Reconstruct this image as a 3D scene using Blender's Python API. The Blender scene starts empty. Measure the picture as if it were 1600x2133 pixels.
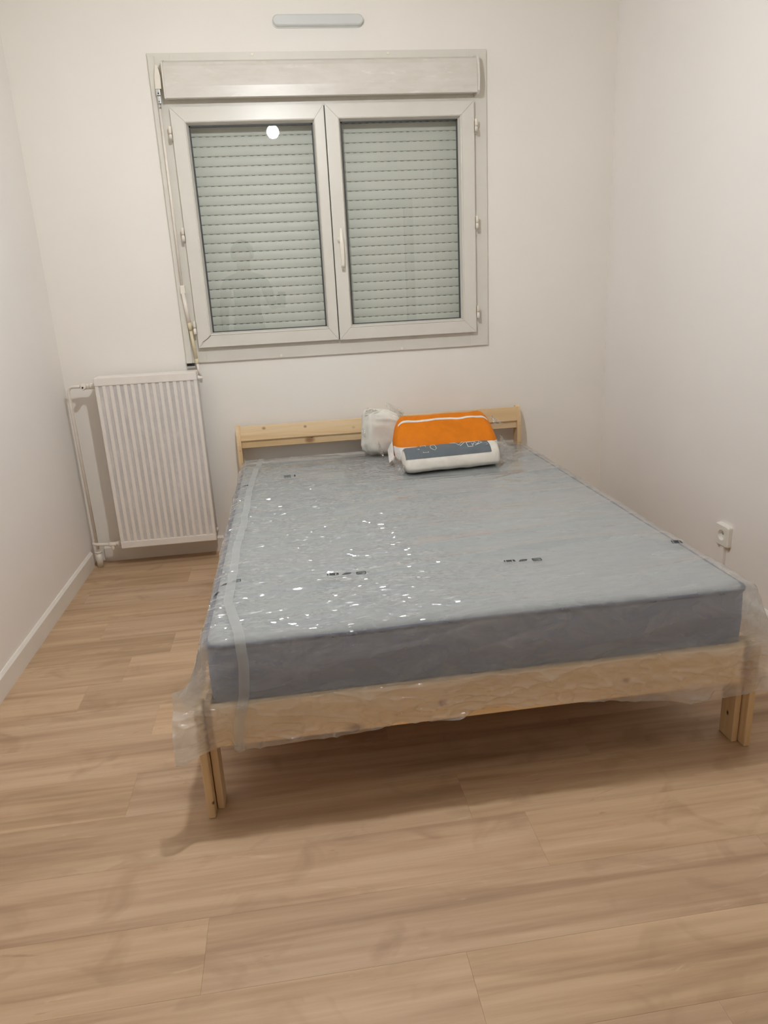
import bpy, bmesh, math, random
import numpy as np
from mathutils import Vector, Matrix

S = bpy.context.scene
COL = S.collection
random.seed(7)

# ------------------------------------------------------------------ camera, world, light, exposure
cd = bpy.data.cameras.new('camera')
cam = bpy.data.objects.new('camera', cd)
COL.objects.link(cam)
cam.location = (1.0327, -3.5119, 1.2224)
cam.rotation_euler = (math.radians(72.7462), math.radians(2.8705), math.radians(-7.8709))
cd.sensor_fit = 'VERTICAL'
cd.sensor_height = 24.0
cd.lens = 1485.16 / 2133.0 * 24.0
cd.clip_start = 0.02
S.camera = cam

w = bpy.data.worlds.new('night')
S.world = w
w.use_nodes = True
w.node_tree.nodes['Background'].inputs[0].default_value = (0.01, 0.012, 0.016, 1)
w.node_tree.nodes['Background'].inputs[1].default_value = 1.0

BULB = (1.072, -1.60, 2.224)          # the room's one ceiling bulb
BULB_R = 0.038
BULB_STRENGTH = 1120.0
BULB_COLOR = (0.965, 0.985, 1.0)

S.view_settings.view_transform = 'Standard'
S.view_settings.look = 'None'
S.view_settings.gamma = 1.0
S.view_settings.use_curve_mapping = False
S.view_settings.exposure = 0.0
S.cycles.caustics_reflective = False
S.cycles.caustics_refractive = False
S.cycles.transparent_max_bounces = 16
S.cycles.use_denoising = True
S.cycles.max_bounces = 16
S.cycles.diffuse_bounces = 10

# ------------------------------------------------------------------ helpers
def srgb(r, g, b):
    f = lambda c: (c / 255 / 12.92) if c / 255 <= 0.04045 else ((c / 255 + 0.055) / 1.055) ** 2.4
    return (f(r), f(g), f(b), 1)

class NT:
    """small wrapper for node materials"""
    def __init__(self, name):
        self.m = bpy.data.materials.new(name)
        self.m.use_nodes = True
        self.t = self.m.node_tree
        self.n = self.t.nodes
        self.bsdf = self.n['Principled BSDF']
        self.out = self.n['Material Output']
    def add(self, typ, **kw):
        nd = self.n.new(typ)
        for k, v in kw.items():
            if k.startswith('_'):
                setattr(nd, k[1:], v)
            else:
                nd.inputs[k.replace('__', ' ')].default_value = v
        return nd
    def link(self, a, b):
        self.t.links.new(a, b)
    def math(self, op, a, b=None):
        nd = self.n.new('ShaderNodeMath'); nd.operation = op
        for i, v in enumerate((a, b)):
            if v is None: continue
            if hasattr(v, 'is_output'): self.link(v, nd.inputs[i])
            else: nd.inputs[i].default_value = v
        return nd.outputs[0]
    def coords(self, scale=(1, 1, 1), rot=(0, 0, 0), kind='Object', jitter=False):
        tc = self.n.new('ShaderNodeTexCoord')
        mp = self.n.new('ShaderNodeMapping')
        mp.inputs['Scale'].default_value = scale
        mp.inputs['Rotation'].default_value = rot
        self.link(tc.outputs[kind], mp.inputs['Vector'])
        if jitter:
            oi = self.n.new('ShaderNodeObjectInfo')
            ml = self.math('MULTIPLY', oi.outputs['Random'], 37.0)
            cb = self.n.new('ShaderNodeCombineXYZ')
            for i in range(3): self.link(ml, cb.inputs[i])
            self.link(cb.outputs[0], mp.inputs['Location'])
        return mp.outputs[0]
    def noise(self, vec, scale, detail=3, rough=0.5, dist=0.0):
        nd = self.add('ShaderNodeTexNoise', Scale=scale, Detail=detail, Roughness=rough, Distortion=dist)
        self.link(vec, nd.inputs['Vector'])
        return nd.outputs['Fac']
    def ramp(self, fac, stops):
        nd = self.n.new('ShaderNodeValToRGB')
        cr = nd.color_ramp
        while len(cr.elements) < len(stops): cr.elements.new(0.5)
        for e, (p, c) in zip(cr.elements, stops):
            e.position = p; e.color = c
        self.link(fac, nd.inputs[0])
        return nd.outputs[0]
    def mix(self, fac, a, b, mode='MIX'):
        nd = self.n.new('ShaderNodeMix'); nd.data_type = 'RGBA'; nd.blend_type = mode
        for sock, v in ((nd.inputs[0], fac), (nd.inputs[6], a), (nd.inputs[7], b)):
            if hasattr(v, 'is_output'): self.link(v, sock)
            else: sock.default_value = v
        return nd.outputs[2]
    def bump(self, h, strength, dist=0.002):
        nd = self.add('ShaderNodeBump', Strength=strength, Distance=dist)
        self.link(h, nd.inputs['Height'])
        return nd.outputs[0]

def plain(name, col, rough=0.5, metal=0.0, var=0.0, vscale=8, bump=0.0, bscale=200, spec=0.5):
    k = NT(name)
    k.bsdf.inputs['Roughness'].default_value = rough
    k.bsdf.inputs['Metallic'].default_value = metal
    k.bsdf.inputs['Specular IOR Level'].default_value = spec
    vec = k.coords()
    n = k.noise(vec, vscale, 3)
    lo = tuple(c * (1 - var) for c in col[:3]) + (1,)
    hi = tuple(min(1, c * (1 + var)) for c in col[:3]) + (1,)
    k.link(k.ramp(n, [(0.3, lo), (0.7, hi)]), k.bsdf.inputs['Base Color'])
    if bump:
        k.link(k.bump(k.noise(vec, bscale, 2), bump), k.bsdf.inputs['Normal'])
    return k.m

M = {}
M['wall'] = plain('wall_paint', (0.83, 0.805, 0.755, 1), 0.75, var=0.012, vscale=3, bump=0.06, bscale=160, spec=0.25)
M['wall_side'] = plain('side_wall_paint', (0.825, 0.795, 0.765, 1), 0.7, var=0.012, vscale=3, bump=0.06, bscale=160, spec=0.3)
M['ceiling'] = plain('ceiling_paint', (0.86, 0.84, 0.80, 1), 0.8, var=0.01)
M['trim'] = plain('skirting_paint', (0.78, 0.75, 0.70, 1), 0.35, var=0.02)
M['pvc'] = plain('window_pvc', (0.68, 0.66, 0.60, 1), 0.32, var=0.02, vscale=12)
M['pvc_line'] = plain('joint_dark', (0.10, 0.09, 0.075, 1), 0.7)
M['hinge'] = plain('hinge_plastic', (0.80, 0.75, 0.66, 1), 0.35)
M['gasket'] = plain('rubber_gasket', (0.05, 0.055, 0.055, 1), 0.6)
M['vent'] = plain('vent_plastic', (0.63, 0.65, 0.64, 1), 0.4, var=0.03)
M['slat'] = plain('shutter_slat', (0.66, 0.67, 0.625, 1), 0.45, var=0.02)
M['dark'] = plain('dark_void', (0.02, 0.02, 0.02, 1), 0.8)
M['rad'] = plain('radiator_paint', (0.80, 0.76, 0.71, 1), 0.35, var=0.02, vscale=20)
M['pipe'] = plain('pipe_paint', (0.78, 0.73, 0.66, 1), 0.35, var=0.03, vscale=30)
M['cream'] = plain('aged_cream_plastic', (0.66, 0.58, 0.40, 1), 0.4, var=0.05)
M['metal'] = plain('zinc_metal', (0.55, 0.56, 0.54, 1), 0.3, metal=0.8)
M['socket'] = plain('socket_plastic', (0.80, 0.78, 0.72, 1), 0.35)
M['print'] = plain('black_ink', (0.015, 0.018, 0.02, 1), 0.6)
M['white_ink'] = plain('white_ink', (0.75, 0.76, 0.76, 1), 0.6)
M['cord'] = plain('lamp_cord', (0.75, 0.75, 0.73, 1), 0.5)
M['door'] = plain('door_paint', (0.70, 0.67, 0.62, 1), 0.45)
M['door_edge'] = plain('door_frame_paint', (0.45, 0.42, 0.38, 1), 0.45)

# grey old paint in the radiator channels, rolled over unevenly
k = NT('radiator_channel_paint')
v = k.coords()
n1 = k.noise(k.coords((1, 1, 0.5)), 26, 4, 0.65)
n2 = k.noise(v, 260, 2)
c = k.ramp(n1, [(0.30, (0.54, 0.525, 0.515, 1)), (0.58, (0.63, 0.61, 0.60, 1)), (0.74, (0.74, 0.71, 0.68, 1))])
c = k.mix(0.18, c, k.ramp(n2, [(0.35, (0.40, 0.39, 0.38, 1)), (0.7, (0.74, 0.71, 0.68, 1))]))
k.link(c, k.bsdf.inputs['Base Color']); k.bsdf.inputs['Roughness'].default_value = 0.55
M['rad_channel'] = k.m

# shutter box with smeared paint touch-ups
k = NT('shutter_box_paint')
n1 = k.noise(k.coords((4, 1, 14)), 2.2, 4, 0.6)
n2 = k.noise(k.coords((9, 1, 30)), 1.3, 3, 0.6)
c = k.ramp(n1, [(0.35, (0.63, 0.60, 0.54, 1)), (0.62, (0.68, 0.65, 0.60, 1))])
c = k.mix(k.ramp(n2, [(0.60, (0, 0, 0, 1)), (0.72, (0.6, 0.6, 0.6, 1))]), c, (0.78, 0.75, 0.70, 1))
k.link(c, k.bsdf.inputs['Base Color']); k.bsdf.inputs['Roughness'].default_value = 0.33
M['box'] = k.m

# pine, grain along local axis, knots at given object-space places
def pine(name, axis, knots=(), tone=1.0):
    k = NT(name)
    sc = [26.0, 26.0, 26.0]; sc[axis] = 1.6
    v = k.coords(tuple(sc), jitter=False)
    n = k.noise(v, 1.0, 5, 0.6, 0.6)
    c = k.ramp(n, [(0.25, (0.58 * tone, 0.39 * tone, 0.185 * tone, 1)), (0.5, (0.69 * tone, 0.505 * tone, 0.29 * tone, 1)),
                   (0.72, (0.77 * tone, 0.60 * tone, 0.385 * tone, 1))])
    tc = k.n.new('ShaderNodeTexCoord')
    for (x, y, z, rad, el, col) in knots:
        mp = k.n.new('ShaderNodeMapping'); mp.vector_type = 'POINT'
        s = [1 / rad] * 3; s[axis] = 1 / (rad * el)
        mp.inputs['Scale'].default_value = s
        mp.inputs['Location'].default_value = (-x * s[0], -y * s[1], -z * s[2])
        k.link(tc.outputs['Object'], mp.inputs['Vector'])
        ln = k.n.new('ShaderNodeVectorMath'); ln.operation = 'LENGTH'
        k.link(mp.outputs[0], ln.inputs[0])
        f = k.ramp(ln.outputs['Value'], [(0.0, (1, 1, 1, 1)), (0.45, (0.85, 0.85, 0.85, 1)), (1.0, (0, 0, 0, 1))])
        c = k.mix(f, c, col + (1,))
    k.link(c, k.bsdf.inputs['Base Color'])
    k.bsdf.inputs['Roughness'].default_value = 0.5
    k.link(k.bump(n, 0.08), k.bsdf.inputs['Normal'])
    return k.m
KD = (0.13, 0.055, 0.022)
KB = (0.30, 0.15, 0.06)
M['pine_rail_up'] = pine('pine_upper_rail', 0, [(0.894, -.06, .618, .010, 1.3, KB), (0.908, -.06, .600, .006, 1.2, KD),
    (1.092, -.06, .612, .010, 1.2, KD), (1.326, -.06, .590, .014, 1.4, KD), (1.75, -.06, .61, .008, 1.2, KB)])
M['pine_rail_low'] = pine('pine_lower_rail', 0, [(1.109, -.07, .548, .020, 1.5, KB), (1.121, -.07, .562, .008, 1.3, KD)])
M['pine_post_l'] = pine('pine_post_a', 2, [(.772, -.082, .575, .006, 1.3, KD), (.772, -.08, .52, .003, 1.3, KD)])
M['pine_post'] = pine('pine_post_b', 2)
M['pine_leg_l'] = pine('pine_leg_a', 2, [(.760, -2.0, .045, .007, 1.0, (0.02, 0.01, 0.005))], 0.93)
M['pine_leg_r'] = pine('pine_leg_b', 2, [(2.14, -1.95, .075, .006, 1.6, (0.02, 0.01, 0.005))], 0.93)
M['pine_board'] = pine('pine_board', 0, [(1.34, -1.99, .24, .012, 1.2, KB), (1.12, -1.99, .20, .014, 2.2, KB), (1.82, -1.99, .24, .010, 1.3, KB)], 1.26)

# laminate planks: one material, every plank shifted and toned by its own random number
k = NT('oak_laminate')
oi = k.n.new('ShaderNodeObjectInfo')
v1 = k.coords((1.1, 17, 1), jitter=True)
v2 = k.coords((2.6, 60, 1), jitter=True)
v3 = k.coords((7, 9, 1), jitter=True)
v4 = k.coords((3.4, 14, 1), jitter=True)
n1 = k.noise(v1, 1.0, 4, 0.55, 0.5)
n2 = k.noise(v2, 1.0, 4, 0.6, 0.2)
n3 = k.noise(v3, 1.0, 3, 0.5, 0.8)
n4 = k.noise(v4, 1.0, 5, 0.65, 1.4)
c = k.ramp(n1, [(0.28, (0.225, 0.143, 0.083, 1)), (0.47, (0.365, 0.250, 0.155, 1)), (0.70, (0.455, 0.330, 0.215, 1))])
c = k.mix(0.30, c, k.ramp(n2, [(0.3, (0.25, 0.155, 0.09, 1)), (0.7, (0.46, 0.33, 0.22, 1))]))
c = k.mix(k.ramp(n3, [(0.56, (0, 0, 0, 1)), (0.78, (0.55, 0.55, 0.55, 1))]), c, (0.235, 0.150, 0.088, 1))
c = k.mix(k.ramp(n4, [(0.66, (0, 0, 0, 1)), (0.80, (0.8, 0.8, 0.8, 1))]), c, (0.17, 0.105, 0.06, 1))
c = k.mix(k.ramp(k.noise(v4, 1.7, 4, 0.6, 1.0), [(0.66, (0, 0, 0, 1)), (0.8, (0.5, 0.5, 0.5, 1))]), c, (0.56, 0.43, 0.30, 1))
c = k.mix(1.0, c, oi.outputs['Color'], 'MULTIPLY')         # each plank's own tone
k.link(c, k.bsdf.inputs['Base Color'])
k.bsdf.inputs['Roughness'].default_value = 0.46
k.bsdf.inputs['Specular IOR Level'].default_value = 0.35
k.link(k.bump(n2, 0.05), k.bsdf.inputs['Normal'])
M['plank'] = k.m

# mattress ticking
k = NT('mattress_ticking')
v = k.coords()
n = k.noise(k.coords((1, 1, 1)), 900, 2)
n5 = k.noise(v, 5, 3)
c = k.ramp(n, [(0.3, (0.18, 0.23, 0.34, 1)), (0.7, (0.265, 0.33, 0.475, 1))])
c = k.mix(0.15, c, k.ramp(n5, [(0.3, (0.20, 0.25, 0.35, 1)), (0.7, (0.33, 0.40, 0.53, 1))]))
k.link(c, k.bsdf.inputs['Base Color']); k.bsdf.inputs['Roughness'].default_value = 0.85
k.link(k.bump(n, 0.15), k.bsdf.inputs['Normal'])
M['ticking'] = k.m
k = NT('mattress_top_quilt')
c = k.ramp(k.noise(k.coords(), 700, 2), [(0.3, (0.28, 0.31, 0.33, 1)), (0.7, (0.36, 0.39, 0.41, 1))])
k.link(c, k.bsdf.inputs['Base Color']); k.bsdf.inputs['Roughness'].default_value = 0.85
M['ticking_top'] = k.m
M['piping'] = plain('blue_piping', (0.055, 0.075, 0.14, 1), 0.7)

def film(name, haze, rough, var=0.0, bumps=0.0, spec=1.0, tint=(0.96, 0.97, 0.97, 1), hazecol=(0.86, 0.86, 0.84, 1), patchy=False):
    """thin clear polythene: sees through, mirrors lights, scatters a little"""
    k = NT(name)
    k.n.remove(k.bsdf)
    tr = k.add('ShaderNodeBsdfTransparent', Color=tint)
    gl = k.add('ShaderNodeBsdfAnisotropic', Color=(1, 1, 1, 1), Roughness=rough)
    df = k.add('ShaderNodeBsdfDiffuse', Color=hazecol)
    tl = k.add('ShaderNodeBsdfTranslucent', Color=hazecol)
    sc = k.n.new('ShaderNodeMixShader'); sc.inputs[0].default_value = 0.6
    k.link(df.outputs[0], sc.inputs[1]); k.link(tl.outputs[0], sc.inputs[2])
    m1 = k.n.new('ShaderNodeMixShader')
    if var:
        nn = k.noise(k.coords((5, 26, 12), (0, 0, 0.10)), 1.0, 4, 0.6, 0.8)
        hz_ = k.math('ADD', k.math('MULTIPLY', k.math('SUBTRACT', nn, 0.5), var), haze)
        if patchy:                                   # the welded bag end is two sheets thick
            sp = k.n.new('ShaderNodeSeparateXYZ'); k.link(k.coords(), sp.inputs[0])
            for axis_, a_, b_, amt_ in ((2, .33, .29, .10), (0, .772, .735, .16), (0, 2.168, 2.205, .16)):
                q_ = k.add('ShaderNodeMapRange', _interpolation_type='SMOOTHSTEP')
                q_.inputs['From Min'].default_value = a_; q_.inputs['From Max'].default_value = b_
                q_.inputs['To Max'].default_value = amt_
                k.link(sp.outputs[axis_], q_.inputs['Value'])
                hz_ = k.math('ADD', hz_, q_.outputs[0])
        k.link(hz_, m1.inputs[0])
    else:
        m1.inputs[0].default_value = haze
    k.link(tr.outputs[0], m1.inputs[1]); k.link(sc.outputs[0], m1.inputs[2])
    fr = k.add('ShaderNodeFresnel', IOR=1.5)
    bk = k.n.new('ShaderNodeNewGeometry')      # a thin sheet mirrors alike from both sides
    k.link(k.math('ADD', k.math('MULTIPLY', bk.outputs['Backfacing'], 1 / 1.5 - 1.5), 1.5), fr.inputs['IOR'])
    m2 = k.n.new('ShaderNodeMixShader')
    k.link(k.math('MULTIPLY', fr.outputs[0], spec), m2.inputs[0])
    k.link(m1.outputs[0], m2.inputs[1]); k.link(gl.outputs[0], m2.inputs[2])
    if bumps:
        # crumples: small flat facets, each tilted its own way
        wv = k.add('ShaderNodeTexNoise', Scale=18.0, Detail=2.0)
        k.link(k.coords(), wv.inputs['Vector'])
        sub = k.n.new('ShaderNodeVectorMath'); sub.operation = 'MULTIPLY_ADD'
        k.link(wv.outputs['Color'], sub.inputs[0]); sub.inputs[1].default_value = (0.05, 0.02, 0.02)
        k.link(k.coords(), sub.inputs[2])
        sc3 = k.n.new('ShaderNodeVectorMath'); sc3.operation = 'MULTIPLY'
        k.link(sub.outputs[0], sc3.inputs[0]); sc3.inputs[1].default_value = (1.0, 2.1, 1.7)
        vo = k.add('ShaderNodeTexVoronoi', Scale=88.0, Randomness=1.0)
        k.link(sc3.outputs[0], vo.inputs['Vector'])
        ctr = k.n.new('ShaderNodeVectorMath'); ctr.operation = 'SUBTRACT'
        k.link(vo.outputs['Color'], ctr.inputs[0]); ctr.inputs[1].default_value = (0.5, 0.5, 0.5)
        amt = bumps * 2
        scl = k.n.new('ShaderNodeVectorMath'); scl.operation = 'SCALE'
        k.link(ctr.outputs[0], scl.inputs[0]); scl.inputs['Scale'].default_value = amt
        if patchy:
            sx = k.n.new('ShaderNodeSeparateXYZ'); k.link(k.coords(), sx.inputs[0])
            mr = k.add('ShaderNodeMapRange', _interpolation_type='SMOOTHSTEP')
            mr.inputs['From Min'].default_value = 1.75; mr.inputs['From Max'].default_value = 1.10
            mr.inputs['To Min'].default_value = 0.10; mr.inputs['To Max'].default_value = 1.0
            k.link(sx.outputs[0], mr.inputs['Value'])
            md = k.add('ShaderNodeMapRange', _interpolation_type='SMOOTHSTEP')      # hanging part crumpled all over
            md.inputs['To Max'].default_value = 0.32; md.inputs['From Min'].default_value = 0.452; md.inputs['From Max'].default_value = 0.40
            k.link(sx.outputs[2], md.inputs['Value'])
            pn = k.ramp(k.noise(k.coords(), 5.0, 2), [(0.36, (0.12, 0.12, 0.12, 1)), (0.53, (1, 1, 1, 1))])
            msk = k.math('MULTIPLY', k.math('MAXIMUM', mr.outputs[0], md.outputs[0]), pn)
            k.link(k.math('MULTIPLY', msk, amt), scl.inputs['Scale'])
        ge = k.n.new('ShaderNodeNewGeometry')
        ad = k.n.new('ShaderNodeVectorMath'); ad.operation = 'ADD'
        k.link(ge.outputs['Normal'], ad.inputs[0]); k.link(scl.outputs[0], ad.inputs[1])
        nr = k.n.new('ShaderNodeVectorMath'); nr.operation = 'NORMALIZE'
        k.link(ad.outputs[0], nr.inputs[0])
        b = nr.outputs[0]
        k.link(b, gl.inputs['Normal'])
    k.link(m2.outputs[0], k.out.inputs['Surface'])
    return k.m
M['film'] = film('clear_polythene', 0.29, 0.17, var=0.42, bumps=0.72, spec=1.3, patchy=True)
M['film_strip'] = film('polythene_seam', 0.68, 0.25, spec=0.5, hazecol=(0.80, 0.82, 0.82, 1))
M['bag_film'] = film('clear_bag_film', 0.30, 0.15, bumps=0.7, spec=1.4)
M['glass'] = film('window_glass', 0.0, 0.0, spec=1.7, tint=(0.975, 0.988, 0.978, 1))

def cloth(name, col, rough=0.6, spec=0.4, scale=14):
    k = NT(name)
    n = k.noise(k.coords(), scale, 4, 0.6, 0.8)
    c = k.ramp(n, [(0.3, tuple(x * 0.9 for x in col) + (1,)), (0.7, tuple(min(1, x * 1.06) for x in col) + (1,))])
    k.link(c, k.bsdf.inputs['Base Color'])
    k.bsdf.inputs['Roughness'].default_value = rough
    k.bsdf.inputs['Specular IOR Level'].default_value = spec
    k.link(k.bump(n, 0.35, 0.006), k.bsdf.inputs['Normal'])
    return k.m
M['orange'] = cloth('orange_wrapper', (0.74, 0.21, 0.008), 0.6, 0.2)
M['white_wrap'] = cloth('white_wrapper', (0.80, 0.77, 0.74), 0.5)
M['pillow_white'] = cloth('white_wadding', (0.78, 0.75, 0.68), 0.8, 0.2)
M['label_grey'] = cloth('grey_label', (0.125, 0.150, 0.170), 0.5)
M['bag_white'] = cloth('white_bag_filling', (0.74, 0.73, 0.67), 0.6, 0.4, 9)
M['hair'] = plain('dark_hair', (0.02, 0.015, 0.012, 1), 0.5)
M['skin'] = plain('skin', (0.30, 0.17, 0.11, 1), 0.5)
M['clothes'] = plain('dark_clothes', (0.05, 0.05, 0.055, 1), 0.9)
M['phone'] = plain('phone_body', (0.03, 0.03, 0.035, 1), 0.25)

k = NT('lit_bulb')
k.n.remove(k.bsdf)
em = k.add('ShaderNodeEmission', Color=BULB_COLOR + (1,), Strength=BULB_STRENGTH)
k.link(em.outputs[0], k.out.inputs['Surface'])
M['bulb'] = k.m
k = NT('bulb_neck_glow')
k.n.remove(k.bsdf)
em = k.add('ShaderNodeEmission', Color=BULB_COLOR + (1,), Strength=BULB_STRENGTH * 0.07)
k.link(em.outputs[0], k.out.inputs['Surface'])
M['bulb_neck'] = k.m

class MB:
    """collects shapes, then links them as one mesh object"""
    def __init__(self):
        self.v = []; self.f = []; self.mi = []; self.smooth = []
    def add(self, vs, fs, mi=0, smooth=False):
        o = len(self.v)
        self.v += [tuple(p) for p in vs]
        for f in fs:
            self.f.append(tuple(i + o for i in f)); self.mi.append(mi); self.smooth.append(smooth)
        return self
    def box(self, x0, x1, y0, y1, z0, z1, mi=0, bev=0.0):
        if bev <= 0:
            vs = [(x, y, z) for z in (z0, z1) for y in (y0, y1) for x in (x0, x1)]
            return self.add(vs, [(0, 2, 3, 1), (4, 5, 7, 6), (0, 1, 5, 4), (2, 6, 7, 3), (0, 4, 6, 2), (1, 3, 7, 5)], mi)
        bm = bmesh.new()
        bmesh.ops.create_cube(bm, size=1)
        for p in bm.verts:
            p.co = Vector(((x0 + x1) / 2 + p.co.x * (x1 - x0), (y0 + y1) / 2 + p.co.y * (y1 - y0), (z0 + z1) / 2 + p.co.z * (z1 - z0)))
        bmesh.ops.bevel(bm, geom=list(bm.edges), offset=bev, segments=2, affect='EDGES', profile=0.6)
        return self.bm(bm, mi)
    def bm(self, bm, mi=0, smooth=False):
        bm.verts.ensure_lookup_table(); bm.verts.index_update()
        self.add([p.co[:] for p in bm.verts], [[q.index for q in f.verts] for f in bm.faces], mi, smooth)
        bm.free()
        return self
    def prism(self, prof, a0, a1, axis=0, mi=0, smooth=False):
        """profile in the two other axes, extruded from a0 to a1 along axis"""
        n = len(prof)
        def P(p, a):
            q = list(p); q.insert(axis, a); return tuple(q)
        vs = [P(p, a0) for p in prof] + [P(p, a1) for p in prof]
        fs = [(i, (i + 1) % n, n + (i + 1) % n, n + i) for i in range(n)]
        self.add(vs, fs, mi, smooth)
        self.add(vs, [tuple(range(n))[::-1], tuple(range(n, 2 * n))], mi)
        return self
    def tube(self, path, r, seg=12, mi=0, caps=True):
        path = [Vector(p) for p in path]
        rr = r if isinstance(r, (list, tuple)) else [r] * len(path)
        vs = []; fs = []
        up = None
        for i, p in enumerate(path):
            d = (path[min(i + 1, len(path) - 1)] - path[max(i - 1, 0)]).normalized()
            if up is None:
                up = Vector((0, 0, 1)) if abs(d.z) < 0.9 else Vector((0, 1, 0))
            a = d.cross(up).normalized(); b = a.cross(d).normalized(); up = b
            for j in range(seg):
                t = 2 * math.pi * j / seg
                vs.append(p + (a * math.cos(t) + b * math.sin(t)) * rr[i])
        for i in range(len(path) - 1):
            for j in range(seg):
                fs.append((i * seg + j, i * seg + (j + 1) % seg, (i + 1) * seg + (j + 1) % seg, (i + 1) * seg + j))
        self.add(vs, fs, mi, True)
        if caps:
            self.add(vs, [tuple(range(seg))[::-1], tuple(range((len(path) - 1) * seg, len(path) * seg))], mi)
        return self
    def lathe(self, prof, origin, axis='z', seg=20, mi=0):
        """prof of (radius, height)"""
        vs = []; fs = []
        for r, h in prof:
            for j in range(seg):
                t = 2 * math.pi * j / seg
                a, b = r * math.cos(t), r * math.sin(t)
                q = {'z': (a, b, h), 'y': (a, h, b), 'x': (h, a, b)}[axis]
                vs.append(tuple(q[i] + origin[i] for i in range(3)))
        for i in range(len(prof) - 1):
            for j in range(seg):
                fs.append((i * seg + j, i * seg + (j + 1) % seg, (i + 1) * seg + (j + 1) % seg, (i + 1) * seg + j))
        self.add(vs, fs, mi, True)
        self.add(vs, [tuple(range(seg))[::-1], tuple(range((len(prof) - 1) * seg, len(prof) * seg))], mi)
        return self
    def grid(self, P, mi=0, smooth=True, close=False):
        """P: array (nu, nv, 3)"""
        nu, nv = P.shape[:2]
        fs = []
        for i in range(nu - 1):
            for j in range(nv if close else nv - 1):
                fs.append((i * nv + j, i * nv + (j + 1) % nv, (i + 1) * nv + (j + 1) % nv, (i + 1) * nv + j))
        return self.add(P.reshape(-1, 3).tolist(), fs, mi, smooth)
    def build(self, name, mats, parent=None, fix=True):
        me = bpy.data.meshes.new(name)
        me.from_pydata(self.v, [], self.f)
        for m in (mats if isinstance(mats, (list, tuple)) else [mats]):
            me.materials.append(M[m] if isinstance(m, str) else m)
        me.polygons.foreach_set('material_index', self.mi)
        me.polygons.foreach_set('use_smooth', self.smooth)
        if fix:
            bm = bmesh.new(); bm.from_mesh(me)
            bmesh.ops.remove_doubles(bm, verts=bm.verts, dist=1e-6)
            bmesh.ops.recalc_face_normals(bm, faces=bm.faces)
            bm.to_mesh(me); bm.free()
        me.update()
        o = bpy.data.objects.new(name, me)
        COL.objects.link(o)
        if parent is not None:
            put(o, parent)
        return o

def put(o, parent):
    """parent keeping world-space mesh coordinates"""
    o.parent = parent
    o.matrix_parent_inverse = world_of(parent).inverted()

def world_of(o):
    m = Matrix.LocRotScale(o.location, o.rotation_euler, o.scale)
    if o.parent is not None:
        return world_of(o.parent) @ o.matrix_parent_inverse @ m
    return m

def thing(name, label, cat, loc=(0, 0, 0), group=None):
    o = bpy.data.objects.new(name, None)
    COL.objects.link(o)
    o.location = loc
    o.empty_display_size = 0.05
    return tag(o, label, cat, group)

def tag(o, label, cat, group=None):
    o['label'] = label; o['category'] = cat
    if group: o['group'] = group
    return o

def struct(o, label=None, cat=None):
    o['kind'] = 'structure'
    if label: o['label'] = label
    if cat: o['category'] = cat
    return o

# value noise for wrinkles
_rng = np.random.RandomState(11)
_LAT = _rng.rand(256, 256)
def vn(x, y, ox=0, oy=0):
    x = np.asarray(x, float) + ox; y = np.asarray(y, float) + oy
    xi = np.floor(x).astype(int); yi = np.floor(y).astype(int)
    fx = x - xi; fy = y - yi
    fx = fx * fx * fx * (fx * (fx * 6 - 15) + 10); fy = fy * fy * fy * (fy * (fy * 6 - 15) + 10)
    g = lambda a, b: _LAT[a % 256, b % 256]
    return (g(xi, yi) * (1 - fx) + g(xi + 1, yi) * fx) * (1 - fy) + (g(xi, yi + 1) * (1 - fx) + g(xi + 1, yi + 1) * fx) * fy
def ridge(x, y, ox=0, oy=0):
    n = vn(x, y, ox, oy)
    return (1 - np.abs(2 * n - 1)) ** 2
def smooth(a, b, x):
    t = np.clip((np.asarray(x, float) - a) / (b - a), 0, 1)
    return t * t * (3 - 2 * t)

# ------------------------------------------------------------------ room shell
XR = 2.6346; YB = -4.15; ZC = 2.50
WX0, WX1, WZ0, WZ1 = 0.564, 2.022, 0.942, 2.215       # window trim, outer
HX0, HX1, HZ0, HZ1 = 0.600, 1.990, 0.980, 2.180       # hole in the wall

m = MB()
m.box(-0.15, HX0, 0, 0.30, -0.02, ZC + 0.02).box(HX1, XR + 0.15, 0, 0.30, -0.02, ZC + 0.02)
m.box(HX0, HX1, 0, 0.30, -0.02, HZ0).box(HX0, HX1, 0, 0.30, HZ1, ZC + 0.02)
struct(m.build('wall_back', 'wall'), 'cream white wall holding the window, behind the bed', 'wall')
m = MB(); m.box(-0.15, 0, YB - 0.1, 0, -0.02, ZC + 0.02)
struct(m.build('wall_left', 'wall_side'), 'bare white wall beside the radiator', 'wall')
m = MB(); m.box(XR, XR + 0.15, YB - 0.1, 0, -0.02, ZC + 0.02)
struct(m.build('wall_right', 'wall_side'), 'bare white wall carrying the power socket', 'wall')
DX0, DX1, DZ = 1.56, 2.36, 2.03
m = MB()
m.box(0, DX0, YB - 0.1, YB, -0.02, ZC).box(DX1, XR, YB - 0.1, YB, -0.02, ZC).box(DX0, DX1, YB - 0.1, YB, DZ, ZC)
struct(m.build('wall_rear', 'wall_side'), 'white wall with the door, opposite the window', 'wall')
m = MB(); m.box(-0.15, XR + 0.15, YB - 0.1, 0.3, ZC, ZC + 0.1)
struct(m.build('ceiling', 'ceiling'), 'plain white ceiling with one hanging bulb', 'ceiling')

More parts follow.
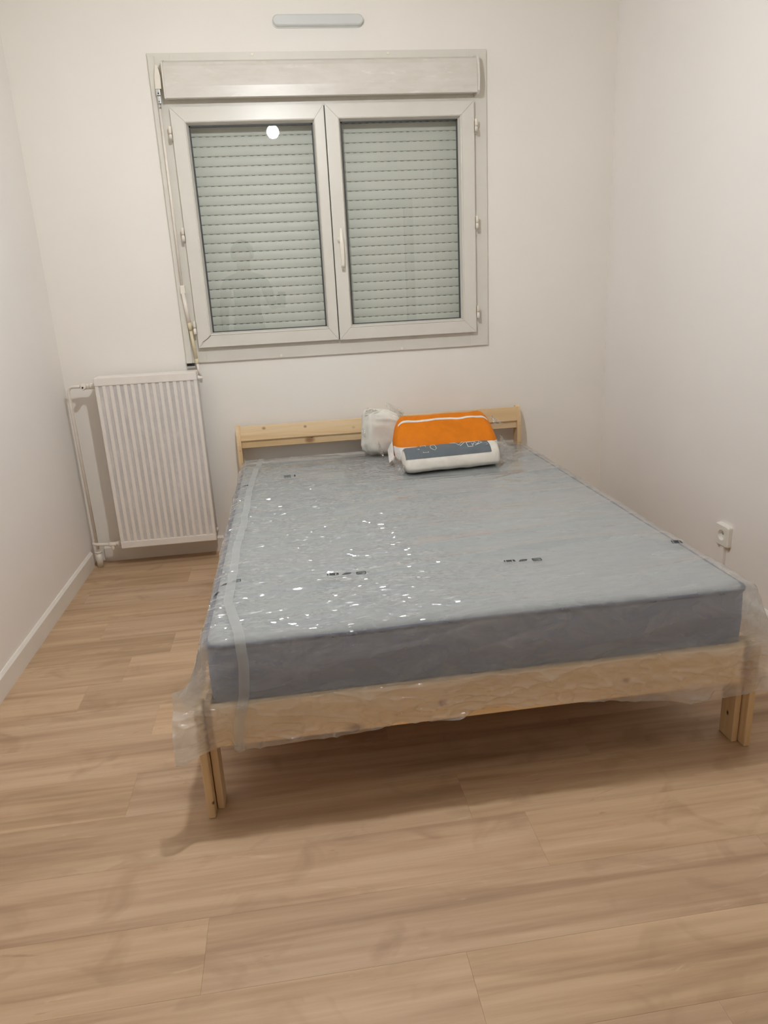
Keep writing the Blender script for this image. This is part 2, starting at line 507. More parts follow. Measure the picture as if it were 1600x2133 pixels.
# floor with its planks
m = MB(); m.box(0, XR, YB, 0, -0.03, -0.0085)
floor = struct(m.build('floor', 'dark'), 'oak laminate floor of wide planks', 'floor')
PW, PL = 0.1735, 1.222
TONES = {(3, True): 1.42, (3, False): 1.24, (6, True): 1.44, (6, False): 1.26, (0, True): 1.46, (0, False): 1.34, (8, True): 1.27, (8, False): 1.38, (-1, True): 1.30, (-1, False): 1.44}
known = {0: .772, 3: .532, 6: .276, 8: .515, -1: 1.274, 1: 1.507, 12: .495}
r = 0
row0 = -2.475
nrows_lo = int((row0 - YB) / PW) + 1
for r in range(-nrows_lo, 15):
    y0 = max(row0 + r * PW, YB); y1 = min(row0 + (r + 1) * PW, -0.001)
    if y1 - y0 < 0.004: continue
    joint = known.get(r, (r * 0.437 * PL + 0.31) % PL)
    xs = [0.0]
    j = joint - PL * math.ceil(joint / PL)
    while j < XR:
        if j > 0.03 and j < XR - 0.03: xs.append(j)
        j += PL
    xs.append(XR)
    for a, b in zip(xs[:-1], xs[1:]):
        g = 0.0001
        x0, x1, ya, yb2 = a + g, b - g, y0 + g, y1 - g
        cx, cy = (x0 + x1) / 2, (ya + yb2) / 2
        hx, hy, bv = (x1 - x0) / 2, (yb2 - ya) / 2, 0.0006
        mm = MB()
        mm.add([(-hx, -hy, -0.0085), (hx, -hy, -0.0085), (hx, hy, -0.0085), (-hx, hy, -0.0085),
                (-hx, -hy, -0.0003), (hx, -hy, -0.0003), (hx, hy, -0.0003), (-hx, hy, -0.0003),
                (-hx + bv, -hy + bv, 0), (hx - bv, -hy + bv, 0), (hx - bv, hy - bv, 0), (-hx + bv, hy - bv, 0)],
               [(0, 1, 5, 4), (1, 2, 6, 5), (2, 3, 7, 6), (3, 0, 4, 7), (4, 5, 9, 8), (5, 6, 10, 9), (6, 7, 11, 10), (7, 4, 8, 11), (8, 9, 10, 11)])
        p = mm.build('plank', 'plank')
        p.location = (cx, cy, 0)
        tn = TONES.get((r, a < .05), 1.27 + .20 * random.random())
        p.color = (tn, tn, tn * (.97 + .06 * random.random()), 1)
        p.parent = floor

# skirting boards
BH = 0.078
def skirt(name, axis, a0, a1, wall, sgn, label):
    t = 0.012 * sgn
    prof = [(wall, 0), (wall + t, 0), (wall + t, BH - 0.010), (wall + t * 0.35, BH), (wall, BH)]
    m = MB().prism(prof, a0, a1, axis)
    return struct(m.build(name, 'trim'), label, 'baseboard')
skirt('baseboard_left', 1, YB + 0.012, -0.075, 0, 1, 'white skirting board along the wall beside the radiator')
skirt('baseboard_right', 1, YB + 0.012, -0.012, XR, -1, 'white skirting board under the power socket')
skirt('baseboard_back', 0, 0.052, XR, 0, -1, 'white skirting board under the radiator and headboard')
m = MB()
for a, b in ((0.012, DX0 - .06), (DX1 + .06, XR - .012)):
    m.box(a, b, YB, YB + 0.012, 0, BH)
struct(m.build('baseboard_rear', 'trim'), 'white skirting board either side of the door', 'baseboard')

# door in the rear wall (mirrored faintly in the panes)
d1 = struct(bpy.data.objects.new('door_1', None), 'plain white door opposite the window', 'door')
COL.objects.link(d1); d1.location = (DX0, YB, 0)
MB().box(DX0 + .03, DX1 - .03, YB - .07, YB - .03, 0.005, DZ - .03, bev=.002).build('door_leaf', 'door', d1)
m = MB()
for a, b in ((DX0 - .06, DX0 + .028), (DX1 - .028, DX1 + .06)):
    m.box(a, b, YB - .1, YB + .015, 0, DZ + .06)
m.box(DX0 + .028, DX1 - .028, YB - .1, YB + .015, DZ - .028, DZ + .06)
m.build('door_frame', 'door_edge', d1)
MB().tube([(DX0 + .09, YB - .03, 1.0), (DX0 + .09, YB + .03, 1.0), (DX0 + .20, YB + .03, 1.0)], .009).build('door_handle', 'metal', d1)

# ------------------------------------------------------------------ window
win = struct(bpy.data.objects.new('window_1', None), 'white plastic double casement window with closed roller shutter', 'window')
COL.objects.link(win); win.location = ((WX0 + WX1) / 2, 0, WZ0)
IX0, IX1, IZ0, IZ1 = 0.640, 1.952, 1.020, 2.030
YT = -0.012
m = MB()
m.box(WX0, IX0 + .02, YT, 0.0, WZ0, WZ1, bev=.0015)
m.box(IX1 - .02, WX1, YT, 0.0, WZ0, WZ1, bev=.0015)
m.box(IX0 + .02, IX1 - .02, YT, 0.0, WZ0, IZ0 + .02)
m.box(IX0 + .02, IX1 - .02, YT, 0.0, IZ1 - .03, WZ1)
# lining behind, down to the shutter
m.box(HX0, HX0 + .05, 0, .09, HZ0, HZ1).box(HX1 - .05, HX1, 0, .09, HZ0, HZ1)
m.box(HX0 + .05, HX1 - .05, 0, .085, HZ0, HZ0 + .05).box(HX0 + .05, HX1 - .05, 0, .03, IZ1 - .02, HZ1)
m.build('frame', 'pvc', win)
MB().box(WX0 + .003, WX0 + .030, -.021, YT, WZ0, WZ1 - .012, bev=.003).build('edge_strip', 'pvc', win)
MB().box(WX0 + .002, WX0 + .036, -.010, -.001, WZ0 - .012, WZ0 - .0005).build('strip_gap', 'dark', win)
MB().box(WX0 + .004, WX0 + .042, -.020, -.004, WZ0 - .024, WZ0 - .013, bev=.002).build('strip_end', 'metal', win)
for (x, z) in ((1.008, .951), (1.59, .949), (1.001, 2.206), (1.583, 2.204)):
    MB().lathe([(.0055, YT - .0025), (.0065, YT - .001), (.0065, YT)], (x, 0, z), 'y', 14).build('screw_cap', 'hinge', win)

def sash(x0, x1, z0, z1, gx0, gx1, gz0, gz1):
    """mitred frame round a pane, with sloping glazing bead"""
    YF, YG = -0.036, -0.008
    m = MB()
    g = 0.0005
    prof = [(0.0, 0.0), (0.0, YF + .003), (0.003, YF), (0.80, YF), (0.84, YF - .0025), (0.88, YF - .001), (1.0, YG), (1.0, 0.002)]
    def ring(side):
        pts = []
        for t, y in prof:
            xa = x0 + (gx0 - x0) * t; xb = x1 + (gx1 - x1) * t
            za = z0 + (gz0 - z0) * t; zb = z1 + (gz1 - z1) * t
            if side == 'b': pts.append(((xa + g, y, za), (xb - g, y, za)))
            if side == 't': pts.append(((xb - g, y, zb), (xa + g, y, zb)))
            if side == 'l': pts.append(((xa, y, zb - g), (xa, y, za + g)))
            if side == 'r': pts.append(((xb, y, za + g), (xb, y, zb - g)))
        return pts
    for sd in 'btlr':
        pts = ring(sd); n = len(pts)
        vs = [p[0] for p in pts] + [p[1] for p in pts]
        m.add(vs, [(i, (i + 1) % n, n + (i + 1) % n, n + i) for i in range(n)] + [tuple(range(n))[::-1], tuple(range(n, 2 * n))])
    s = m.build('sash', 'pvc', win)
    m = MB()
    q = .006
    m.box(gx0 - .004, gx0 + q, -.010, -.0055, gz0, gz1).box(gx1 - q, gx1 + .004, -.010, -.0055, gz0, gz1)
    m.box(gx0, gx1, -.010, -.0055, gz0 - .004, gz0 + q * .6).box(gx0, gx1, -.010, -.0055, gz1 - q, gz1 + .004)
    m.build('gasket', 'gasket', s)
    MB().box(gx0 - .003, gx1 + .003, -.005, .000, gz0 - .003, gz1 + .003).build('glass_pane', 'glass', s)
    return s
sl = sash(.634, 1.2865, 1.011, 2.008, .703, 1.235, 1.076, 1.940)
sr = sash(1.2915, 1.957, 1.009, 2.009, 1.358, 1.886, 1.077, 1.942)
# shaded joint between the leaves
MB().box(1.2866, 1.2914, -.020, -.004, 1.012, 2.006).build('meeting_joint', 'pvc_line', win)
# hinges
def hinge(x, z, par):
    m = MB()
    m.lathe([(.004, .001), (.0065, .004), (.0068, .028), (.0068, .0285)], (x, -.044, z), 'z', 14)
    m.lathe([(.0068, -.0285), (.0068, -.0275), (.0068, -.028), (.0065, -.004), (.004, -.001)], (x, -.044, z - .001), 'z', 14)
    m.box(x - .004, x + .004, -.040, YT, z - .026, z + .026)
    m.build('hinge', 'hinge', par)
for z in (1.905, 1.502, 1.102):
    hinge(.6265, z, sl); hinge(1.9645, z, sr)
# crack in the lower corner weld
path = [(.648, -.0366, 1.031), (.659, -.0366, 1.040), (.672, -.0366, 1.046), (.682, -.0366, 1.053), (.694, -.0375, 1.064)]
MB().tube(path, [.0003, .0009, .0011, .0013, .0010], 6).build('crack', 'pvc_line', sl)
# handle
m = MB()
hx = 1.322
m.lathe([(.013, 0), (.013, -.006), (.009, -.010), (.0075, -.026), (.0075, -.03)], (hx, -.036, 1.452), 'y', 18)
h = m.build('window_handle', 'hinge', sr)
pr = []
for t in np.linspace(0, 1, 13):
    z = 1.502 - t * .170
    wdt = .0055 + .0045 * math.sin(min(1, t / .45) * math.pi / 2) * (1 - .35 * max(0, (t - .45) / .55))
    yy = -.064 - .010 * math.sin(t * math.pi)
    pr.append((z, wdt, yy))
P = np.zeros((len(pr), 12, 3))
for i, (z, wd, yy) in enumerate(pr):
    for j in range(12):
        a = 2 * math.pi * j / 12
        P[i, j] = (hx + .004 + wd * 1.0 * np.sign(math.cos(a)) * abs(math.cos(a)) ** .7, yy + .006 * math.sin(a), z)
mm = MB().grid(P, close=True)
mm.add(P.reshape(-1, 3).tolist(), [tuple(range(12)), tuple(range(len(pr) * 12 - 12, len(pr) * 12))])
mm.build('lever', 'hinge', h)

# ------------------------------------------------------------------ roller shutter: box cover, slats
sh = thing('roller_shutter', 'closed roller shutter with pale grey slats behind the window panes', 'shutter', (1.29, .06, 1.03))
prof = [(-.0125, 2.040), (-.070, 2.031), (-.077, 2.033), (-.081, 2.074), (-.080, 2.084), (-.072, 2.150), (-.064, 2.166), (-.0125, 2.186)]
m = MB().prism(prof, .632, 1.963, 0)
m.build('box_cover', 'box', sh)
prof2 = [(y * 1.04 if y < -.02 else y, z + (.003 if z > 2.1 else -.002)) for y, z in prof]
MB().prism(prof2, .6255, .6318, 0).build('end_cap', 'pvc', sh)
prof3 = [(-.0125, 2.026), (-.064, 2.027), (-.078, 2.040), (-.085, 2.080), (-.078, 2.140), (-.062, 2.178), (-.0125, 2.188)]
MB().prism(prof3, 1.9635, 1.973, 0).build('end_cap', 'pvc', sh)
PITCH = 0.0402
zs = 1.908
n_up = 3; n_dn = 22
SX0, SX1 = .655, 1.937
slat_mesh = None
for i in range(-n_dn, n_up):
    zb = zs + i * PITCH
    if slat_mesh is None:
        m = MB()
        pr = [(-.0020, .0020), (-.0040, .0045), (-.0052, .012), (-.0056, .020), (-.0052, .028), (-.0040, .036), (-.0016, PITCH - .0004), (.003, PITCH - .0004), (.003, .0020)]
        m.prism(pr, SX0 - 1.29, SX1 - 1.29, 0)
        x = SX0 - 1.29
        while x < SX1 - 1.29 - .02:
            m.box(x, x + .0155, .0000, .002, -.0008, .003)
            x += .031
        o = m.build('slat', 'slat'); slat_mesh = o.data
    else:
        o = bpy.data.objects.new('slat', slat_mesh); COL.objects.link(o)
    o.location = (1.29, .060, zb)
    put(o, sh)
MB().box(SX0 - .03, SX1 + .03, .075, .080, 1.0, 2.14).build('backing', 'dark', sh)
MB().box(SX0, SX1, .053, .070, 1.0305, zs - n_dn * PITCH - .001).build('bottom_bar', 'slat', sh)

# winding rod of the shutter
cr = thing('shutter_crank', 'white winding rod hanging down the left edge of the window frame', 'crank rod', (.60, -.03, .95))
MB().prism([(.588, 2.075), (.612, 2.075), (.614, 2.12), (.608, 2.16), (.598, 2.165), (.590, 2.12)], -.044, -.0125, 1).build('gear_cover', 'hinge', cr)
m = MB()
m.box(.5885, .6055, -.046, -.030, 2.050, 2.0745, bev=.002)
m.box(.591, .604, -.044, -.030, 2.020, 2.049, bev=.002)
m.lathe([(.006, 0), (.006, .02)], (.5965, -.038, 2.002), 'z', 12)
j = m.build('joint', 'metal', cr)
MB().lathe([(.0028, -.0475), (.0028, -.0455)], (.598, 0, 2.058), 'y', 10).build('pin', 'dark', j)
MB().lathe([(.0022, -.0455), (.0022, -.0435)], (.597, 0, 2.028), 'y', 10).build('pin', 'dark', j)
MB().tube([(.596, -.038, 2.004), (.594, -.036, 1.64), (.592, -.034, 1.27)], .0055).build('rod', 'pipe', cr)
MB().box(.583, .604, -.041, -.021, 1.255, 1.29, bev=.002).build('clip', 'hinge', cr)
MB().tube([(.593, -.034, 1.256), (.604, -.036, 1.128)], .0085, 14).build('sleeve', 'pipe', cr)
MB().tube([(.604, -.036, 1.127), (.607, -.036, 1.092)], [.0095, .0080], 14).build('cap', 'cream', cr)
MB().tube([(.606, -.034, 1.095), (.616, -.034, .965)], .0072, 14).build('grip', 'cream', cr)
MB().tube([(.616, -.034, .964), (.6165, -.034, .958), (.617, -.034, .945), (.617, -.034, .940)], [.005, .009, .009, .006], 12).build('knob', 'cream', cr)
MB().tube([(.617, -.034, .941), (.619, -.030, .905), (.628, -.022, .872)], .0055, 10).build('crank_end', 'pipe', cr)

# ------------------------------------------------------------------ wall vent
vt = thing('air_vent', 'long pale grey air vent bar on the wall above the window', 'vent', (1.287, 0, 2.33))
def stadium(x0, x1, z0, z1, n=8):
    r = (z1 - z0) / 2; c = (z0 + z1) / 2
    pts = []
    for k_ in range(n + 1):
        a = -math.pi / 2 + math.pi * k_ / n; pts.append((x1 - r + r * math.cos(a), c + r * math.sin(a)))
    for k_ in range(n + 1):
        a = math.pi / 2 + math.pi * k_ / n; pts.append((x0 + r + r * math.cos(a), c + r * math.sin(a)))
    return pts
st = stadium(1.096, 1.484, 2.303, 2.349)
MB().prism(st, -.006, 0, 1).build('back_plate', 'vent', vt)
m = MB()
rings = []
for (ins, y) in ((0.003, -.006), (0.002, -.026), (0.004, -.031), (.007, -.033)):
    rings.append([(px + (1.29 - px) * ins / .19, y, 2.326 + (pz - 2.326) * (1 - ins / .023)) for px, pz in st])
P = np.array(rings)
m.grid(P, smooth=False, close=True); m.add(P[-1].tolist(), [tuple(range(P.shape[1]))])
m.build('hood', 'vent', vt)

# ------------------------------------------------------------------ radiator
rd = thing('radiator', 'white ribbed panel radiator with grey channels under the window corner', 'radiator', (.392, -.09, .102))
RX0, RX1, RZ0, RZ1, RY = .168, .617, .102, .912, -.140
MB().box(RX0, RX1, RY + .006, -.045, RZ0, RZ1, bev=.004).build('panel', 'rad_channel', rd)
MB().box(RX0 - .001, RX1 + .001, RY, RY + .03, RZ1 - .036, RZ1 + .001, bev=.004).build('top_band', 'rad', rd)
MB().box(RX0 - .001, RX1 + .001, RY, RY + .03, RZ0 - .001, RZ0 + .033, bev=.004).build('bottom_band', 'rad', rd)
MB().box(RX0 - .0005, RX1 + .0005, RY + .031, -.044, RZ1 - .02, RZ1 + .0015, bev=.003).build('top_cover', 'rad', rd)
rib = None
for i in range(15):
    xc = RX0 + .007 + i * (RX1 - RX0 - .014) / 14
    if rib is None:
        hz0, hz1 = RZ0 + .033, RZ1 - .036
        m = MB().prism([(-.0085, .0065), (-.0070, .0018), (-.0055, .0008), (.0055, .0008), (.0070, .0018), (.0085, .0065)], hz0, hz1, 2)
        o = m.build('rib', 'rad'); rib = o.data
    else:
        o = bpy.data.objects.new('rib', rib); COL.objects.link(o)
    o.location = (xc, RY, 0)
    put(o, rd)
for z in (.20, .80):
    for x in (.25, .52):
        MB().box(x - .015, x + .015, -.0445, -.0005, z - .03, z + .03).build('wall_bracket', 'rad', rd)
MB().tube([(RX1 + .0005, -.092, .880), (RX1 + .006, -.092, .880), (RX1 + .014, -.092, .880), (RX1 + .02, -.092, .880), (RX1 + .024, -.092, .880)], [.012, .012, .008, .008, .005], 8).build('bleed_plug', 'rad', rd)
MB().tube([(RX1 + .0005, -.092, .140), (RX1 + .005, -.092, .140), (RX1 + .010, -.092, .140)], [.012, .012, .007], 8).build('end_plug', 'rad', rd)

# ------------------------------------------------------------------ heating pipes
hp = thing('heating_pipe', 'painted heating pipes with valves running up the corner beside the radiator', 'pipe', (.03, -.06, 0))
def arc(p0, corner, p1, r, n=6):
    p0, c, p1 = Vector(p0), Vector(corner), Vector(p1)
    a = c + (p0 - c).normalized() * r; b = c + (p1 - c).normalized() * r
    out = [p0]
    for i in range(n + 1):
        t = i / n
        out.append((1 - t) ** 2 * a + 2 * t * (1 - t) * c + t * t * b)
    return out + [p1]
yp = -.050
MB().tube(arc((.030, yp, .09), (.024, yp, .876), (.085, yp, .874), .028), .0075).build('riser', 'pipe', hp)
m = MB()
m.tube([(.083, yp - .004, .873), (.090, yp - .004, .873), (.122, yp - .004, .873)], [.011, .0135, .0125], 14)
m.tube([(.102, yp - .012, .873), (.102, yp - .040, .873), (.102, yp - .048, .873)], [.0125, .0120, .0085], 16)
vv = m.build('upper_valve', 'pipe', hp)
MB().lathe([(.0042, yp - .0492), (.0042, yp - .0478)], (.102, 0, .873), 'y', 12).build('spindle_hole', 'dark', vv)
MB().tube([(.121, yp - .006, .874), (.126, yp - .006, .874), (.141, yp - .006, .874), (.147, yp - .006, .874), (.1555, yp - .008, .874)], [.009, .0145, .0145, .011, .009], 8).build('union_nut', 'pipe', hp)
MB().tube(arc((.016, -.026, .118), (.010, -.056, .118), (.095, -.060, .112), .024), .0078).build('lower_branch', 'pipe', hp)
m = MB()
m.tube([(.088, -.060, .112), (.094, -.060, .112), (.126, -.060, .112)], [.0085, .0115, .0115], 14)
m.tube([(.106, -.060, .112), (.106, -.062, .090), (.106, -.062, .084)], [.010, .009, .006], 12)
m.build('lower_valve', 'pipe', hp)
MB().tube([(.126, -.060, .112), (.129, -.060, .113), (.142, -.060, .114), (.147, -.060, .114), (.1555, -.061, .115)], [.009, .0138, .0138, .010, .009], 8).build('union_nut', 'pipe', hp)
MB().tube([(.030, -.050, .001), (.030, -.050, .072)], [.0150, .0150], 16).build('floor_sleeve', 'pipe', hp)
MB().tube([(.030, -.050, .0725), (.030, -.050, .0785)], [.0172, .0165], 16).build('sleeve_collar', 'pipe', hp)

hp.location = (.0408, -.09, 0)

# ------------------------------------------------------------------ socket on the right wall
so = thing('power_socket', 'white wall socket with round recess and cable channel below', 'socket', (XR, -1.129, .266))
bm = bmesh.new()
y0, y1, z0, z1 = -1.171, -1.087, .224, .308
def plate_ring(ins, x):
    pts = []
    r = .008 - ins * .4
    for cy, cz, a0 in ((y1 - ins - r, z1 - ins - r, 0), (y0 + ins + r, z1 - ins - r, 90), (y0 + ins + r, z0 + ins + r, 180), (y1 - ins - r, z0 + ins + r, 270)):
        for k_ in range(4):
            a = math.radians(a0 + 30 * k_); pts.append((x, cy + r * math.cos(a), cz + r * math.sin(a)))
    return pts
bm.free()
P = np.array([plate_ring(0, XR - .0001), plate_ring(0, XR - .014), plate_ring(.004, XR - .018)])
cy, cz = -1.129, .266
circ = lambda rad, x: [(x, cy + rad * math.cos(math.radians(a)), cz + rad * math.sin(math.radians(a))) for a in np.arange(0, 360, 22.5) + 11.25 + 0]
m = MB().grid(P, smooth=False, close=True)
R3 = plate_ring(.004, XR - .018)
C = [(XR - .018, cy + .021 * math.cos(t), cz + .021 * math.sin(t)) for t in [2 * math.pi * (i + .5) / 16 for i in range(16)]]
m.grid(np.array([R3, C]), smooth=False, close=True)
C2 = [(XR - .004, cy + .019 * math.cos(t), cz + .019 * math.sin(t)) for t in [2 * math.pi * (i + .5) / 16 for i in range(16)]]
m.grid(np.array([C, C2]), smooth=True, close=True)
m.add(C2, [tuple(range(16))])
pl = m.build('plate', 'socket', so)
for dy in (-.0095, .0095):
    MB().lathe([(.0026, -.0045), (.0026, -.0042)], (XR, cy + dy, cz), 'x', 10).build('contact_hole', 'dark', pl)
MB().lathe([(.0022, -.012), (.0024, -.0042)], (XR, cy, cz + .011), 'x', 10).build('earth_pin', 'metal', pl)
MB().box(XR - .012, XR - .0002, -1.143, -1.119, .0785, .2235, bev=.002).build('cable_channel', 'wall_side', so)

# ------------------------------------------------------------------ bed
bed = thing('bed_frame', 'pine double bed frame with slatted low headboard', 'bed', (1.46, -1.0, 0))
BX0, BX1 = .742, 2.178
def post(x0, x1, mat):
    prof = [(-.081, 0.0), (-.081, .545)]
    for t in np.linspace(0, 1, 6):
        prof.append((-.081 + .026 * t ** 1.6, .545 + .078 * t))
    prof += [(-.050, .634), (-.042, .639), (-.032, .637), (-.026, .628), (-.017, .57), (-.017, 0)]
    return MB().prism(prof, x0, x1, 0).build('headboard_post', mat, bed)
post(.760, .781, 'pine_post_l')
post(2.150, 2.171, 'pine_post')
# upper rail leans back, lower rail stands under it
MB().prism([(-.078, .568), (-.060, .632), (-.056, .634), (-.042, .630), (-.058, .566), (-.074, .562)], .7815, 2.1495, 0).build('upper_rail', 'pine_rail_up', bed)
MB().prism([(-.070, .531), (-.070, .566), (-.068, .5675), (-.052, .5655), (-.052, .529), (-.068, .529)], .7815, 2.1495, 0).build('lower_rail', 'pine_rail_low', bed)
# foot legs: two planks each
def plank_leg(x0, x1, y0, y1, z1, mat):
    MB().box(x0, x1, y0, y1, 0.0, z1, bev=.0035).build('leg', mat, bed)
plank_leg(.742, .7605, -2.003, -1.935, .298, 'pine_leg_l')
plank_leg(.7625, .780, -1.972, -1.915, .298, 'pine_leg_l')
plank_leg(2.1595, 2.178, -2.003, -1.935, .298, 'pine_leg_r')
plank_leg(2.140, 2.1575, -1.978, -1.919, .298, 'pine_leg_r')
MB().box(.7805, 2.1395, -1.990, -1.970, .191, .300, bev=.003).build('foot_board', 'pine_board', bed)
for x0, x1 in ((.7615, .7795), (2.1405, 2.1585)):
    MB().box(x0, x1, -1.9145, -.0815, .165, .285, bev=.003).build('side_rail', 'pine_board', bed)
MB().box(1.43, 1.49, -1.969, -.085, .196, .235, bev=.003).build('mid_beam', 'pine_board', bed)
MB().box(.7805, 2.1495, -.075, -.055, .19, .29).build('head_board', 'pine_board', bed)
slat = None
for i in range(14):
    if slat is None:
        o = MB().box(-.674, .674, -.035, .035, 0, .018, bev=.002).build('slat', 'pine_board'); slat = o.data
    else:
        o = bpy.data.objects.new('slat', slat); COL.objects.link(o)
    o.location = (1.460, -.17 - i * .132, .2365)
    put(o, bed)

# ------------------------------------------------------------------ mattress
MX0, MX1, MY0, MY1, MZ0, MZ1 = .782, 2.158, -1.963, -.083, .2550, .452
mt = thing('mattress', 'blue-grey foam mattress lying on the pine bed frame', 'mattress', (1.47, -1.02, MZ0))
def rrect(x0, x1, y0, y1, r, n=6):
    pts = []
    for cx, cy, a0 in ((x1 - r, y1 - r, 0), (x0 + r, y1 - r, 90), (x0 + r, y0 + r, 180), (x1 - r, y0 + r, 270)):
        for k_ in range(n + 1):
            a = math.radians(a0 + 90 * k_ / n); pts.append((cx + r * math.cos(a), cy + r * math.sin(a)))
    return pts
def densify(pts, step=.06):
    out = []
    for i, p in enumerate(pts):
        q = pts[(i + 1) % len(pts)]
        n = max(1, int(math.hypot(q[0] - p[0], q[1] - p[1]) / step))
        for k_ in range(n): out.append((p[0] + (q[0] - p[0]) * k_ / n, p[1] + (q[1] - p[1]) * k_ / n))
    return out
base = densify(rrect(MX0, MX1, MY0, MY1, .045))
ba = np.array(base)
cx0, cy0 = 1.47, -1.023
def mring(ins, z, wob=0.0):
    d = ba - np.array([cx0, cy0])
    s = 1 - ins / np.maximum(np.abs(d).max(1), .3)
    xy = np.array([cx0, cy0]) + d * s[:, None]
    zz = z + wob * (vn(ba[:, 0] * 6, ba[:, 1] * 6) - .5)
    return np.column_stack([xy, zz])
P = np.array([mring(.012, MZ0), mring(.002, MZ0 + .008), mring(-.003, MZ0 + .05), mring(-.004, MZ0 + .10), mring(-.001, MZ1 - .018, .004), mring(.002, MZ1 - .010, .004)])
m = MB().grid(P, close=True); m.add(P[0].tolist(), [tuple(range(len(base)))])
m.build('side_border', 'ticking', mt)
Pt = [mring(.002, MZ1 - .010, .004), mring(.006, MZ1 - .003, .003)]
for s_ in (.03, .10, .25, .5): Pt.append(mring(s_, MZ1))
m = MB().grid(np.array(Pt), close=True); m.add(Pt[-1].tolist(), [tuple(range(len(base)))])
m.build('top_panel', 'ticking_top', mt)
pp = mring(-.0015, MZ1 - .0095, .004)
m = MB().tube([tuple(p) for p in pp] + [tuple(pp[0])], .0056, 8, caps=False)
m.build('piping', 'piping', mt)

# ------------------------------------------------------------------ clear plastic cover over the mattress
cv = thing('plastic_cover', 'crumpled clear plastic cover draped over the mattress and foot of the bed', 'plastic cover', (1.47, -1.05, .457))
hem_x = np.array([.60, .69, .77, .82, .83, .908, 1.0, 1.1, 1.24, 1.45, 1.676, 1.82, 1.95, 2.09, 2.15, 2.22, 2.35])
hem_z = np.array([.20, .20, .197, .212, .186, .193, .20, .208, .214, .222, .217, .191, .177, .173, .182, .187, .20])
FX0, FX1, FY1, FY0 = .775, 2.165, -.075, -1.960
TOPZ = .4575
PK = (1.30, 2.02, -.62, -.08)                       # packages lie here: the film is pressed flat
def film_at(s, t):
    """flat film coordinates -> world; s across (x), t along (y, decreasing to the foot)"""
    s = np.asarray(s, float); t = np.asarray(t, float)
    dl = np.clip(FX0 - s, 0, None); dr = np.clip(s - FX1, 0, None); d = dl + dr
    e = np.clip(FY0 - t, 0, None)
    x = np.clip(s, FX0, FX1); y = np.clip(t, FY0, None)
    # wrinkles on the top: long low folds across, fine creases, a few diagonals
    a1 = ridge(x * 1.5 + y * .35, y * 7.5 - x * 1.0, 3, 7)
    a2 = ridge(x * 3.0, y * 24 - x * 2.0, 30, 12)
    a3 = ridge((x * .80 - y * .60) * 2.0, (x * .60 + y * .80) * 11, 50, 2)
    a4 = ridge(x * 11 + y * 4, y * 42 - x * 6, 9, 80)
    a5 = vn(x * 30, y * 60, 14, 3)
    left = 1 - smooth(.9, 1.7, x)
    far = smooth(-.15, -.6, y)
    h = .0120 * a1 + .0050 * a2 * (.6 + .6 * left) + .0085 * a3 * smooth(-1.5, -.9, y) * left + .0024 * a4 * (.25 + 1.1 * left) * far + .0008 * a5
    px = smooth(PK[0] - .08, PK[0], x) * (1 - smooth(PK[1], PK[1] + .06, x)) * smooth(PK[2] - .08, PK[2], y)
    h = h * (1 - px) * smooth(0, .03, FY1 - y + .004) + .0006
    edge = np.minimum(smooth(0, .035, x - FX0 + .002), smooth(0, .035, FX1 - x + .002))
    h = h * (.35 + .65 * edge)
    z = TOPZ + h
    # overhanging part
    g = smooth(.0, .115, e)                                # 1 on the hanging front flap
    sg = np.where(dl > 0, -1.0, 1.0)
    side_x = sg * (.008 * smooth(0, .03, d) + .020 * vn(y * 5, s * 6, 5, 5) * smooth(.02, .14, d))
    side_z = -d * .90
    wing = sg * .078 * np.clip(d / .19, 0, 1) * np.clip(e / .105, 0, 1)   # bag corners stand out sideways
    x0_ = x
    x = x0_ + (1 - g) * side_x + wing
    E = .285                                               # length of the flap
    u = np.clip(e / E, 0, 1)
    hz = np.interp(x, hem_x, hem_z) + .004 * (vn(x * 14, x * 3, 4, 4) - .5)
    # front profile: rolls over the mattress edge, falls, kicks out over the foot board, falls to the hem
    kick = .022 + .010 * (vn(x * 7, x * 0, 40, 2) - .5)
    led = .312 + .010 * (vn(x * 11, x * 0, 12, 60) - .5)
    pu = np.array([0, .036, .064, .090, .110, .50, .54, .58, .60, 1.0])
    po = np.array([0, .0100, .0165, .0195, .0200, .0140, .0150, .80, .92, 1.0])
    out_a = np.interp(u, pu[:7], po[:7])
    out = np.where(u <= .54, out_a, .0150 + kick * np.interp(u, [.54, .575, .62, 1.0], [0, .78, .95, 1.05]))
    z_up = np.interp(u, [0, .018, .036, .050, .064, .078, .090, .110], [TOPZ, TOPZ - .0007, TOPZ - .0027, TOPZ - .0055, TOPZ - .0090, TOPZ - .0130, TOPZ - .0165, TOPZ - .0220])
    z_mid = (TOPZ - .022) + (led - (TOPZ - .022)) * np.clip((u - .110) / (.54 - .110), 0, 1)
    z_led = led - .007 * np.clip((u - .54) / .04, 0, 1)
    z_low = (led - .007) + (hz - (led - .007)) * np.clip((u - .58) / .42, 0, 1)
    zf = np.where(u <= .110, z_up, np.where(u <= .54, z_mid, np.where(u <= .58, z_led, z_low)))
    wr = ridge(x * 4 + u * 3.0, u * 3.0 + x * 1.8, 21, 8) * .012 + ridge(x * 9 - u * 3, u * 6 + x * 4, 61, 33) * .007
    wr = wr * smooth(.06, .2, u) + .008 * ridge(x * 22 + u * 3, u * 14 - x * 9, 71, 3) * smooth(.5, .62, u)
    wr = wr + .004 * ridge(x * 34, u * 9 + x * 5, 90, 14) * smooth(0, .06, u) * (1 - smooth(.15, .3, u))
    corner = g * smooth(.0, .16, d)
    yo = -out - wr * (.5 + .6 * u) - .040 * corner * smooth(.3, 1, u) - .020 * smooth(.75, 1, u) * vn(x * 9, u, 2, 77)
